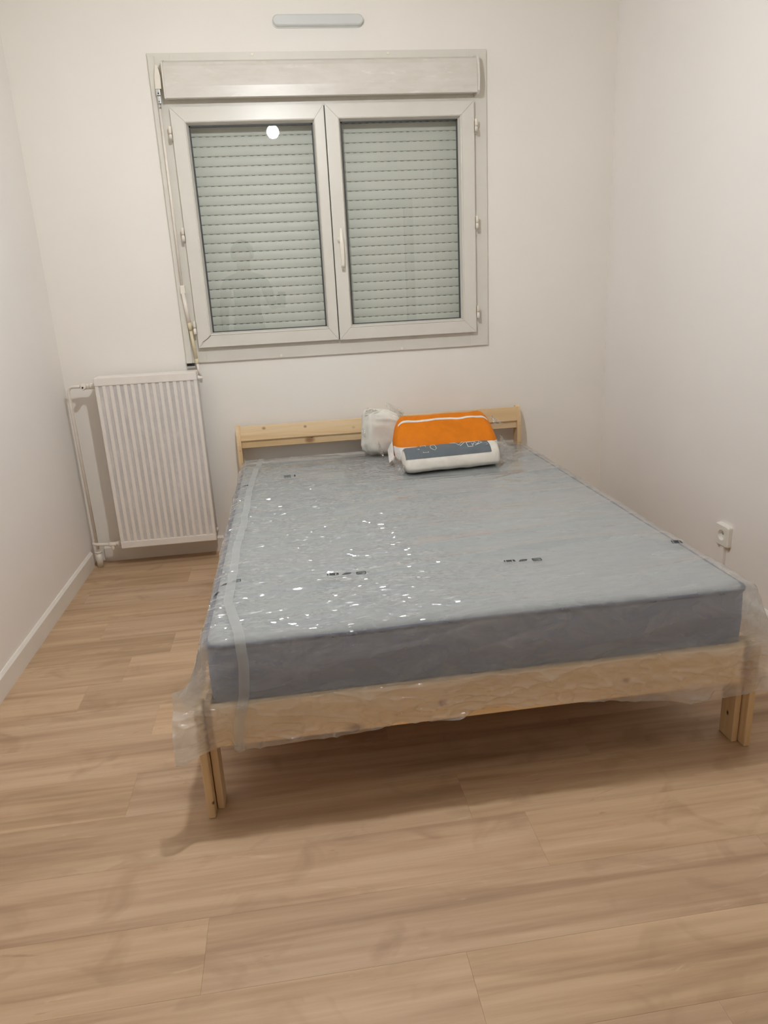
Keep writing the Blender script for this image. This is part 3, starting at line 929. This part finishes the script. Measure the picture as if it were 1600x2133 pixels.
    zside = z + side_z
    z_out = np.where(e > 0, zf * g + (1 - g) * (zside + (zf - TOPZ) * .6) - .02 * corner * (1 - u), zside)
    y_out = y + np.where(e > 0, yo, 0)
    # crushed side sheets
    x = x + (1 - g) * sg * np.where(d > 0, .010 * ridge(y * 9, d * 10, 8, 44) * smooth(0, .05, d), 0)
    return np.stack([x, y_out, z_out], -1)
s_ax = np.concatenate([np.linspace(FX0 - .19, FX0, 34)[:-1], np.linspace(FX0, FX1, 380), np.linspace(FX1, FX1 + .19, 34)[1:]])
t_ax = np.concatenate([np.linspace(FY1, FY0, 520)[:-1], np.linspace(FY0, FY0 - .285, 120)])
SS, TT = np.meshgrid(s_ax, t_ax, indexing='ij')
P = film_at(SS, TT)
fm = MB().grid(P).build('film', 'film', cv, fix=False)
# whitish welded seam running up the left of the cover
ctrl = [(-.085, .880), (-.115, .869), (-.435, .842), (-.67, .836), (-1.0, .835), (-1.216, .829), (-1.40, .824), (-1.56, .829), (-1.70, .826), (-1.755, .824), (-1.80, .832), (-1.882, .850), (-1.963, .866), (-2.03, .870), (-2.10, .862), (-2.17, .845), (-2.2545, .838)]
ct = np.array([c_[0] for c_ in ctrl])[::-1]; cs = np.array([c_[1] for c_ in ctrl])[::-1]
tt = np.linspace(-.085, -2.2545, 260)
sx = np.interp(tt, ct, cs) + .0025 * (vn(tt * 9, tt * 0, 3, 3) - .5)
wd = np.linspace(-.0125, .0125, 5)
P = np.stack([film_at(sx + a, tt) for a in wd], 1)
lift = np.where(tt > FY0, 1, 0)[:, None]
P[..., 2] += .0016 * lift; P[..., 1] -= .0020 * (1 - lift)
MB().grid(P).build('seam_strip', 'film_strip', cv, fix=False)
# small printed care marks
def strokes(cx, cy, w_, kind, rot=0):
    segs = []
    if kind == 'word':
        for i in range(5):
            x = -.5 + i * .24
            segs += [((x, -.25), (x + .02, .25)), ((x, .25), (x + .14, .22)), ((x + .14, .22), (x + .13, -.25)), ((x, 0), (x + .14, .02))][: 2 + (i * 7) % 3]
    elif kind == 'leaf':
        segs = [((-.5, -.2), (-.1, .22)), ((-.1, .22), (.5, .1)), ((.5, .1), (.2, -.22)), ((.2, -.22), (-.5, -.2)), ((-.3, -.1), (.4, .1)), ((-.1, -.18), (.1, .18))]
    elif kind == 'case':
        segs = [((-.45, -.3), (-.45, .3)), ((-.45, .3), (.45, .3)), ((.45, .3), (.45, -.3)), ((.45, -.3), (-.45, -.3)), ((-.3, .05), (.35, .05)), ((-.3, -.12), (.1, -.12)), ((-.4, .2), (-.2, -.2))]
    elif kind == 'lines':
        segs = [((-.5, .5), (.4, .5)), ((-.5, .1), (.4, .1)), ((-.5, -.45), (-.2, -.45)), ((-.1, -.45), (.15, -.45)), ((.25, -.45), (.4, -.45)), ((.9, .55), (.9, -.35))]
    m = MB()
    ca, sa = math.cos(rot), math.sin(rot)
    lw = w_ * (.055 if kind != 'lines' else .09)
    for (a, b) in segs:
        p = Vector(a); q = Vector(b); dd = (q - p).normalized(); nn = Vector((-dd.y, dd.x))
        pts = []
        for base_, off in ((p, -1), (q, -1), (q, 1), (p, 1)):
            v_ = base_ * w_ + nn * lw * off
            X, Y = cx + v_.x * ca - v_.y * sa, cy + v_.x * sa + v_.y * ca
            pts.append(Vector(film_at(X, Y)) + Vector((0, 0, .0011)))
        m.add(pts, [(0, 1, 2, 3)])
    return m.build('print_mark', 'print', cv, fix=False)
for x0 in (1.106, 1.616, 2.128 - .0):
    strokes(x0, -1.652, .027, 'word')
    if x0 < 2.1:
        strokes(x0 + .040, -1.656, .026, 'leaf'); strokes(x0 + .080, -1.661, .027, 'case')
strokes(.812, -1.650, .024, 'leaf'); strokes(.842, -1.640, .022, 'case'); strokes(.790, -1.70, .018, 'word', 1.2)
strokes(.992, -.469, .034, 'lines'); strokes(.812, -.55, .022, 'word', .4)

# ------------------------------------------------------------------ packages on the bed
def loft(name, prof_fn, x0, x1, n, mat, parent, seg=40, pinch=.05, amp=.004, seed=0, cap=True, slant=0.0, taper=0.0):
    """closed cross-section swept along x, ends drawn in"""
    xs = np.linspace(0, 1, n)
    P = np.zeros((n, seg, 3))
    for i, u in enumerate(xs):
        e = min(u, 1 - u) * (x1 - x0)
        k_ = math.sqrt(max(0.0, 1 - max(0, 1 - e / pinch) ** 2)) if e < pinch else 1.0
        k_ = .25 + .75 * k_
        for j in range(seg):
            a = 2 * math.pi * j / seg
            y, z, cy_, cz_ = prof_fn(a, u)
            yy = cy_ + (y - cy_) * k_; zz = cz_ + (z - cz_) * k_
            r_ = amp * (float(vn(u * 9 + seed, math.cos(a) * 2.2 + 5, seed, 3)) - .5) * 2 + amp * .7 * (float(ridge(u * 5 + math.sin(a) * 2, math.cos(a) * 4 + u * 3, seed, 17)) - .4)
            dy, dz = y - cy_, z - cz_
            L = math.hypot(dy, dz) + 1e-6
            zc_ = max(.4602, zz)
            P[i, j] = ((x0 + x1) / 2 + (x1 - x0) * (u - .5) * (1 - taper * (zc_ - .46)), yy + r_ * dy / L, max(.4602, zz + r_ * dz / L))
    m = MB().grid(P, close=True)
    if cap:
        m.add(P.reshape(-1, 3).tolist(), [tuple(range(seg))[::-1], tuple(range((n - 1) * seg, n * seg))], smooth=True)
    return m.build(name, mat, parent), P

def poly_profile(pts):
    """rounded closed polygon sampled by angle index"""
    pts = np.array(pts); n = len(pts)
    d = np.linalg.norm(np.roll(pts, -1, 0) - pts, axis=1); cum = np.concatenate([[0], np.cumsum(d)])
    def at(f):
        L = (f % 1) * cum[-1]; i = min(int(np.searchsorted(cum, L, 'right') - 1), n - 1)
        t = (L - cum[i]) / d[i]
        return pts[i] * (1 - t) + pts[(i + 1) % n] * t
    return at
def chaikin(pts, n=2):
    pts = [np.array(p) for p in pts]
    for _ in range(n):
        out = []
        for i, p in enumerate(pts):
            q = pts[(i + 1) % len(pts)]
            out += [p * .75 + q * .25, p * .25 + q * .75]
        pts = out
    return pts

# orange bundle leaning towards the headboard
og = thing('orange_package', 'bright orange wrapped bedding package with white stripe leaning by the headboard', 'package', (1.72, -.25, .46))
oprof = chaikin([(-.196, .461), (-.190, .610), (-.215, .660), (-.262, .648), (-.388, .552), (-.398, .461)], 2)
oat = poly_profile(oprof)
oc = np.array([-.295, .54])
def of(a, u):
    y, z = oat(a / (2 * math.pi)); return y, z, oc[0], oc[1]
ob, OP = loft('wrapper', of, 1.470, 1.985, 60, 'orange', og, seg=96, pinch=.05, amp=.0022, seed=2, taper=.70)
def strip_on(P, j0, j1, i0, i1, off, name, mat, parent, wave=0):
    c_ = P.mean(axis=1, keepdims=True)
    d_ = P - c_; d_[..., 0] = 0
    d_ /= (np.linalg.norm(d_, axis=-1, keepdims=True) + 1e-9)
    Q = (P + d_ * off)
    seg = P.shape[1]
    idx = [j % seg for j in range(j0, j1 + 1)]
    return MB().grid(Q[i0:i1 + 1][:, idx]).build(name, mat, parent, fix=False)
def ang_index(P, yz):
    i = P.shape[0] // 2
    return int(np.argmin(np.hypot(P[i, :, 1] - yz[0], P[i, :, 2] - yz[1])))
ja = ang_index(OP, (-.258, .620))
strip_on(OP, ja, ja + 2, 2, 57, .0015, 'stripe', 'white_wrap', og)
jb = ang_index(OP, (-.384, .540)); jc = ang_index(OP, (-.398, .47))
if jc < jb: jb, jc = jc, jb
strip_on(OP, jb, jc, 0, 59, .0015, 'white_band', 'white_wrap', og)

def flap(pts, name, parent, mat='bag_film', amp=.010, n=14, seed=0):
    """crumpled four-sided film flap"""
    a, b, c_, d_ = [np.array(p, float) for p in pts]
    P = np.zeros((n, n, 3))
    for i in range(n):
        for j in range(n):
            u, v_ = i / (n - 1), j / (n - 1)
            p = (a * (1 - u) + b * u) * (1 - v_) + (d_ * (1 - u) + c_ * u) * v_
            r_ = float(ridge(u * 4 + seed, v_ * 5, seed, 5)) - .4
            p = p + np.array([.3 * r_, -r_, .8 * r_]) * amp * math.sin(math.pi * min(1, .15 + v_))
            p[2] = max(p[2], .4605)
            P[i, j] = p
    return MB().grid(P).build(name, mat, parent, fix=False)
flap([(1.977, -.36, .56), (1.972, -.40, .49), (2.035, -.37, .475), (2.010, -.33, .52)], 'end_flap', og, seed=3)
flap([(1.965, -.23, .63), (1.970, -.28, .60), (2.03, -.25, .585), (1.995, -.21, .615)], 'end_flap', og, seed=6)
flap([(1.482, -.30, .56), (1.478, -.37, .49), (1.455, -.36, .47), (1.462, -.27, .51)], 'end_flap', og, 'white_wrap', seed=9)

# rolled white pillow with grey label, in front of it
wp = thing('rolled_pillow', 'white rolled pillow in clear wrap with dark grey printed label', 'pillow', (1.71, -.49, .46))
wprof = chaikin([(-.432, .461), (-.428, .530), (-.460, .562), (-.522, .556), (-.566, .520), (-.570, .461)], 2)
wat = poly_profile(wprof); wc = np.array([-.495, .508])
def wf(a, u):
    y, z = wat(a / (2 * math.pi))
    return y + .035 * (u - .5), z, wc[0] + .035 * (u - .5), wc[1]
wb, WP = loft('pillow', wf, 1.492, 1.932, 56, 'pillow_white', wp, seg=56, pinch=.022, amp=.0022, seed=5)
j0 = ang_index(WP, (-.430, .548)); j1 = ang_index(WP, (-.556, .531))
ls = strip_on(WP, min(j0, j1), max(j0, j1), 1, 49, .0022, 'label', 'label_grey', wp)
# white drawings on the label
mid = WP.shape[0]
cL = WP.mean(axis=1, keepdims=True); dL = WP - cL; dL[..., 0] = 0; dL /= np.linalg.norm(dL, axis=-1, keepdims=True)
WQ = WP + dL * .0034
ja_, jb_ = min(j0, j1), max(j0, j1)
def lab(u, v_):
    """u 0..1 along label, v 0 back .. 1 front"""
    fi = 1 + u * 48; fj = (ja_ + v_ * (jb_ - ja_)) if j0 < j1 else (jb_ - v_ * (jb_ - ja_))
    i = int(min(max(fi, 0), mid - 2)); j = int(fj); a = fi - i; b = fj - j
    s_ = WQ.shape[1]
    return Vector(((WQ[i, j % s_] * (1 - b) + WQ[i, (j + 1) % s_] * b) * (1 - a) + (WQ[i + 1, j % s_] * (1 - b) + WQ[i + 1, (j + 1) % s_] * b) * a))
def label_line(segs, name, wdt=.0012):
    m = MB()
    for pts in segs:
        m.tube([lab(*p) for p in pts], wdt, 6)
    return m.build(name, 'white_ink', ls)
label_line([[(.20, .35), (.26, .35), (.27, .80), (.21, .80), (.20, .35)]], 'outline_mark')
label_line([[(.31, .45), (.335, .33), (.37, .35), (.375, .62), (.345, .72), (.31, .60), (.31, .45)]], 'hexagon_mark')
label_line([[(.155, .62), (.175, .62)]], 'dash_mark', .0018)
label_line([[(.52, .10), (.56, .20), (.61, .30), (.645, .55), (.70, .32), (.76, .12), (.80, .05)], [(.655, .62), (.72, .42), (.80, .20)]], 'bed_outline_mark', .0014)
label_line([[(.74, .45), (.74, .72), (.80, .72), (.80, .55)], [(.74, .45), (.92, .30)], [(.81, .62), (.84, .42), (.86, .60)], [(.87, .58), (.90, .36), (.92, .5)], [(.83, .66), (.93, .52)]], 'logo_mark', .0016)
label_line([[(.955, .55), (.985, .55)], [(.955, .68), (.98, .68)]], 'small_text_mark', .0010)
flap([(1.930, -.43, .548), (1.932, -.52, .465), (2.005, -.45, .463), (2.045, -.37, .500)], 'end_flap', wp, amp=.016, seed=13)
flap([(1.934, -.44, .50), (1.936, -.50, .463), (2.03, -.47, .4615), (2.04, -.42, .463)], 'end_flap', wp, amp=.012, seed=17)
flap([(1.494, -.44, .545), (1.494, -.57, .475), (1.475, -.575, .463), (1.455, -.43, .50)], 'end_flap', wp, amp=.014, seed=21)

# white pillow in a clear bag behind, against the headboard
wb2 = thing('bagged_pillow', 'puffy white pillow in a knotted clear bag against the headboard', 'pillow', (1.44, -.20, .46))
nu, nv = 44, 40
P = np.zeros((nu, nv, 3))
for i in range(nu):
    th = math.pi * i / (nu - 1)
    for j in range(nv):
        ph = 2 * math.pi * j / nv
        sx_, sy_, sz_ = math.sin(th) * math.cos(ph), math.sin(th) * math.sin(ph), math.cos(th)
        f = lambda v_, p_: math.copysign(abs(v_) ** p_, v_)
        rx = .112 + .02 * sz_ * -1
        x = 1.466 + rx * f(sx_, .6); y = -.136 + .046 * f(sy_, .8); z = .570 + (.110 - .035 * sx_) * f(sz_, .62) if sz_ > 0 else .570 + .109 * f(sz_, .62)
        fold = float(ridge(math.cos(ph) * 2.2 + sz_ * .9, math.sin(ph) * 2.2 + sz_ * .4, 7, 31))
        r_ = -.012 * fold + .010 * (float(vn(sx_ * 4, sz_ * 5 + sy_ * 3, 9, 9)) - .5)
        x += r_ * sx_ * 1.2 + .012 * (sz_ > 0) * sz_ * 0; y += r_ * sy_ * 1.2; z += r_ * sz_
        x += -.030 * max(0, sz_) ** 2 * max(0, -sx_ + .2)
        P[i, j] = (x, y - .02 * sz_ * -1 * 0, max(.4603, z))
MB().grid(P, close=True).build('stuffed_bag', 'bag_white', wb2)
# pulled-up corner and clear crumpled ends
flap([(1.372, -.16, .66), (1.450, -.15, .672), (1.402, -.155, .695), (1.388, -.16, .698)], 'bag_corner', wb2, 'bag_white', .012, 12, 4)
flap([(1.50, -.13, .655), (1.585, -.13, .62), (1.565, -.10, .668), (1.48, -.10, .715)], 'bag_top', wb2, 'bag_film', .02, 16, 7)
flap([(1.43, -.182, .54), (1.455, -.184, .475), (1.445, -.24, .461), (1.425, -.225, .50)], 'bag_tail', wb2, 'bag_film', .014, 14, 12)
flap([(1.370, -.18, .60), (1.372, -.18, .56), (1.353, -.18, .575), (1.356, -.18, .605)], 'bag_tuft', wb2, 'bag_film', .01, 10, 15)

# ------------------------------------------------------------------ the hanging bulb
lp = thing('ceiling_bulb', 'bare round bulb hanging on a cord from the ceiling', 'lamp', (BULB[0], BULB[1], ZC))
bx, by, bz = BULB
pr = [(.0001, -BULB_R)]
for a in np.linspace(-80, 8, 12):
    pr.append((BULB_R * math.cos(math.radians(a)), BULB_R * math.sin(math.radians(a))))
MB().lathe(pr, (bx, by, bz), 'z', 24).build('bulb', 'bulb', lp)
MB().lathe([(BULB_R * math.cos(math.radians(a)), BULB_R * math.sin(math.radians(a))) for a in np.linspace(8.3, 57, 7)], (bx, by, bz), 'z', 24).build('bulb_neck', 'bulb_neck', lp)
MB().lathe([(.0216, .0313), (.020, .042), (.0175, .055)], (bx, by, bz), 'z', 24).build('bulb_body', 'cord', lp)
MB().lathe([(.0175, .0552), (.0175, .070), (.021, .071), (.021, .112), (.006, .122), (.0035, .124)], (bx, by, bz), 'z', 20).build('lamp_holder', 'cord', lp)
MB().tube([(bx, by, bz + .123), (bx, by, ZC - .02)], .0032, 8).build('cord', 'cord', lp)
MB().lathe([(.004, -.022), (.04, -.016), (.042, -.0005)], (bx, by, ZC), 'z', 20).build('ceiling_cup', 'cord', lp)

# ------------------------------------------------------------------ the person taking the picture (mirrored in the pane)
def skin_body():
    J = {}
    px, py = .70, -3.86
    def V(n_, x, y, z, r1, r2=None): J[n_] = ((px + x, py + y, z), (r1, r2 or r1))
    V('pelvis', 0, 0, .93, .15, .105); V('belly', 0, .01, 1.08, .135, .10); V('chest', 0, 0, 1.27, .15, .11); V('upper', 0, -.01, 1.385, .115, .08)
    V('neck', 0, .0, 1.46, .055, .055); V('jaw', 0, .03, 1.535, .066, .075); V('head', 0, .02, 1.62, .078, .095); V('crown', 0, .01, 1.70, .05, .06)
    V('shr', .175, -.01, 1.38, .062); V('elr', .25, .02, 1.13, .046); V('wrr', .305, .235, 1.165, .030); V('palmr', .318, .285, 1.185, .032, .02)
    V('shl', -.175, -.01, 1.38, .062); V('ell', -.23, -.02, 1.11, .046); V('wrl', -.235, .05, .86, .030); V('palml', -.235, .06, .80, .034, .02)
    for sd, sg in (('r', 1), ('l', -1)):
        V('hip' + sd, sg * .095, 0, .86, .092); V('knee' + sd, sg * .105, .01, .47, .062); V('ank' + sd, sg * .11, -.01, .085, .042); V('toe' + sd, sg * .125, .15, .035, .033)
    E = [('pelvis', 'belly'), ('belly', 'chest'), ('chest', 'upper'), ('upper', 'neck'), ('neck', 'jaw'), ('jaw', 'head'), ('head', 'crown')]
    for sd in 'rl':
        E += [('upper', 'sh' + sd), ('sh' + sd, 'el' + sd), ('el' + sd, 'wr' + sd), ('wr' + sd, 'palm' + sd),
              ('pelvis', 'hip' + sd), ('hip' + sd, 'knee' + sd), ('knee' + sd, 'ank' + sd), ('ank' + sd, 'toe' + sd)]
    # fingers
    for f_, (dx, ln) in enumerate(((-.022, .055), (-.008, .066), (.007, .062), (.021, .048))):
        V('fl%da' % f_, -.235 + dx, .065, .755, .010); V('fl%db' % f_, -.235 + dx, .080, .755 - ln * .6, .009); V('fl%dc' % f_, -.235 + dx, .072, .755 - ln, .008)
        E += [('palml', 'fl%da' % f_), ('fl%da' % f_, 'fl%db' % f_), ('fl%db' % f_, 'fl%dc' % f_)]
        zz = 1.155 + f_ * .020
        V('fr%da' % f_, .345, .300, zz, .009); V('fr%db' % f_, .366, .318, zz + .004, .0085); V('fr%dc' % f_, .369, .340, zz + .006, .008)
        E += [('palmr', 'fr%da' % f_), ('fr%da' % f_, 'fr%db' % f_), ('fr%db' % f_, 'fr%dc' % f_)]
    V('tla', -.205, .085, .80, .011); V('tlb', -.200, .10, .765, .009); E += [('palml', 'tla'), ('tla', 'tlb')]
    V('tra', .296, .300, 1.205, .011); V('trb', .288, .318, 1.230, .009); E += [('palmr', 'tra'), ('tra', 'trb')]
    names = list(J)
    me = bpy.data.meshes.new('body')
    me.from_pydata([J[n_][0] for n_ in names], [(names.index(a), names.index(b)) for a, b in E], [])
    o = bpy.data.objects.new('body', me); COL.objects.link(o)
    mod = o.modifiers.new('skin', 'SKIN'); mod.use_smooth_shade = True
    for i, n_ in enumerate(names):
        me.skin_vertices[0].data[i].radius = J[n_][1]
        me.skin_vertices[0].data[i].use_root = (n_ == 'pelvis')
    sub = o.modifiers.new('sub', 'SUBSURF'); sub.levels = 2; sub.render_levels = 2
    bpy.context.view_layer.update()
    dg = bpy.context.evaluated_depsgraph_get()
    ev = bpy.data.meshes.new_from_object(o.evaluated_get(dg))
    bpy.data.objects.remove(o)
    ev.name = 'body'
    ob_ = bpy.data.objects.new('body', ev); COL.objects.link(ob_)
    ev.materials.clear(); ev.materials.append(M['clothes']); ev.materials.append(M['skin'])
    for p in ev.polygons:
        c_ = p.center; p.use_smooth = True
        hand = (c_.x > .98 and c_.y > -3.66) or (c_.x < .53 and c_.z < .88 and c_.z > .55)
        p.material_index = 1 if (c_.z > 1.455 or hand) else 0
    # feet on the floor
    zmin = min(v_.co.z for v_ in ev.vertices)
    for v_ in ev.vertices:
        if v_.co.z < .2: v_.co.z = v_.co.z - zmin * (1 - v_.co.z / .2)
    return ob_
pe = thing('person', 'person in dark clothes holding up a phone, mirrored in the window pane', 'person', (.70, -3.86, 0))
body = skin_body(); put(body, pe)
# hair: cap round the skull with a fringe line, open at the face
P = np.zeros((16, 24, 3))
for i in range(16):
    th = math.radians(2 + i * 7.6)
    for j in range(24):
        ph = 2 * math.pi * j / 24
        lim = 1.0 if math.sin(ph) < .35 else max(.42, 1 - .75 * (math.sin(ph) - .35))
        t_ = th * lim
        r_ = 1 + .03 * float(vn(i * .6, j * .9, 3, 3))
        P[i, j] = (.70 + .107 * r_ * math.sin(t_) * math.cos(ph), -3.855 + .125 * r_ * math.sin(t_) * math.sin(ph), 1.632 + .118 * r_ * math.cos(t_))
m = MB().grid(P, close=True); m.add(P[0].tolist(), [tuple(range(24))])
m.build('hair', 'hair', body)
for sg in (-1, 1):
    MB().lathe([(.001, .0), (.008, .002), (.010, .006)], (.70 + sg * .030, -3.765, 1.625), 'y', 10).build('eye', 'hair', body)
MB().prism([(-3.770, 1.625), (-3.738, 1.580), (-3.768, 1.572)], .690, .710, 0).build('nose', 'skin', body)
MB().box(.678, .722, -3.768, -3.757, 1.545, 1.553, bev=.002).build('mouth', 'skin', body)

ph = thing('mobile_phone', 'dark mobile phone held up in the hand', 'phone', (1.032, -3.5405, 1.16))
ph_o = MB().box(-.036, .036, -.004, .004, -.075, .075, bev=.003).build('phone_case', 'phone')
ph_o.location = (1.034, -3.527, 1.190); ph_o.rotation_euler = (math.radians(-17), math.radians(2.9), math.radians(-7.9))
put(ph_o, ph)
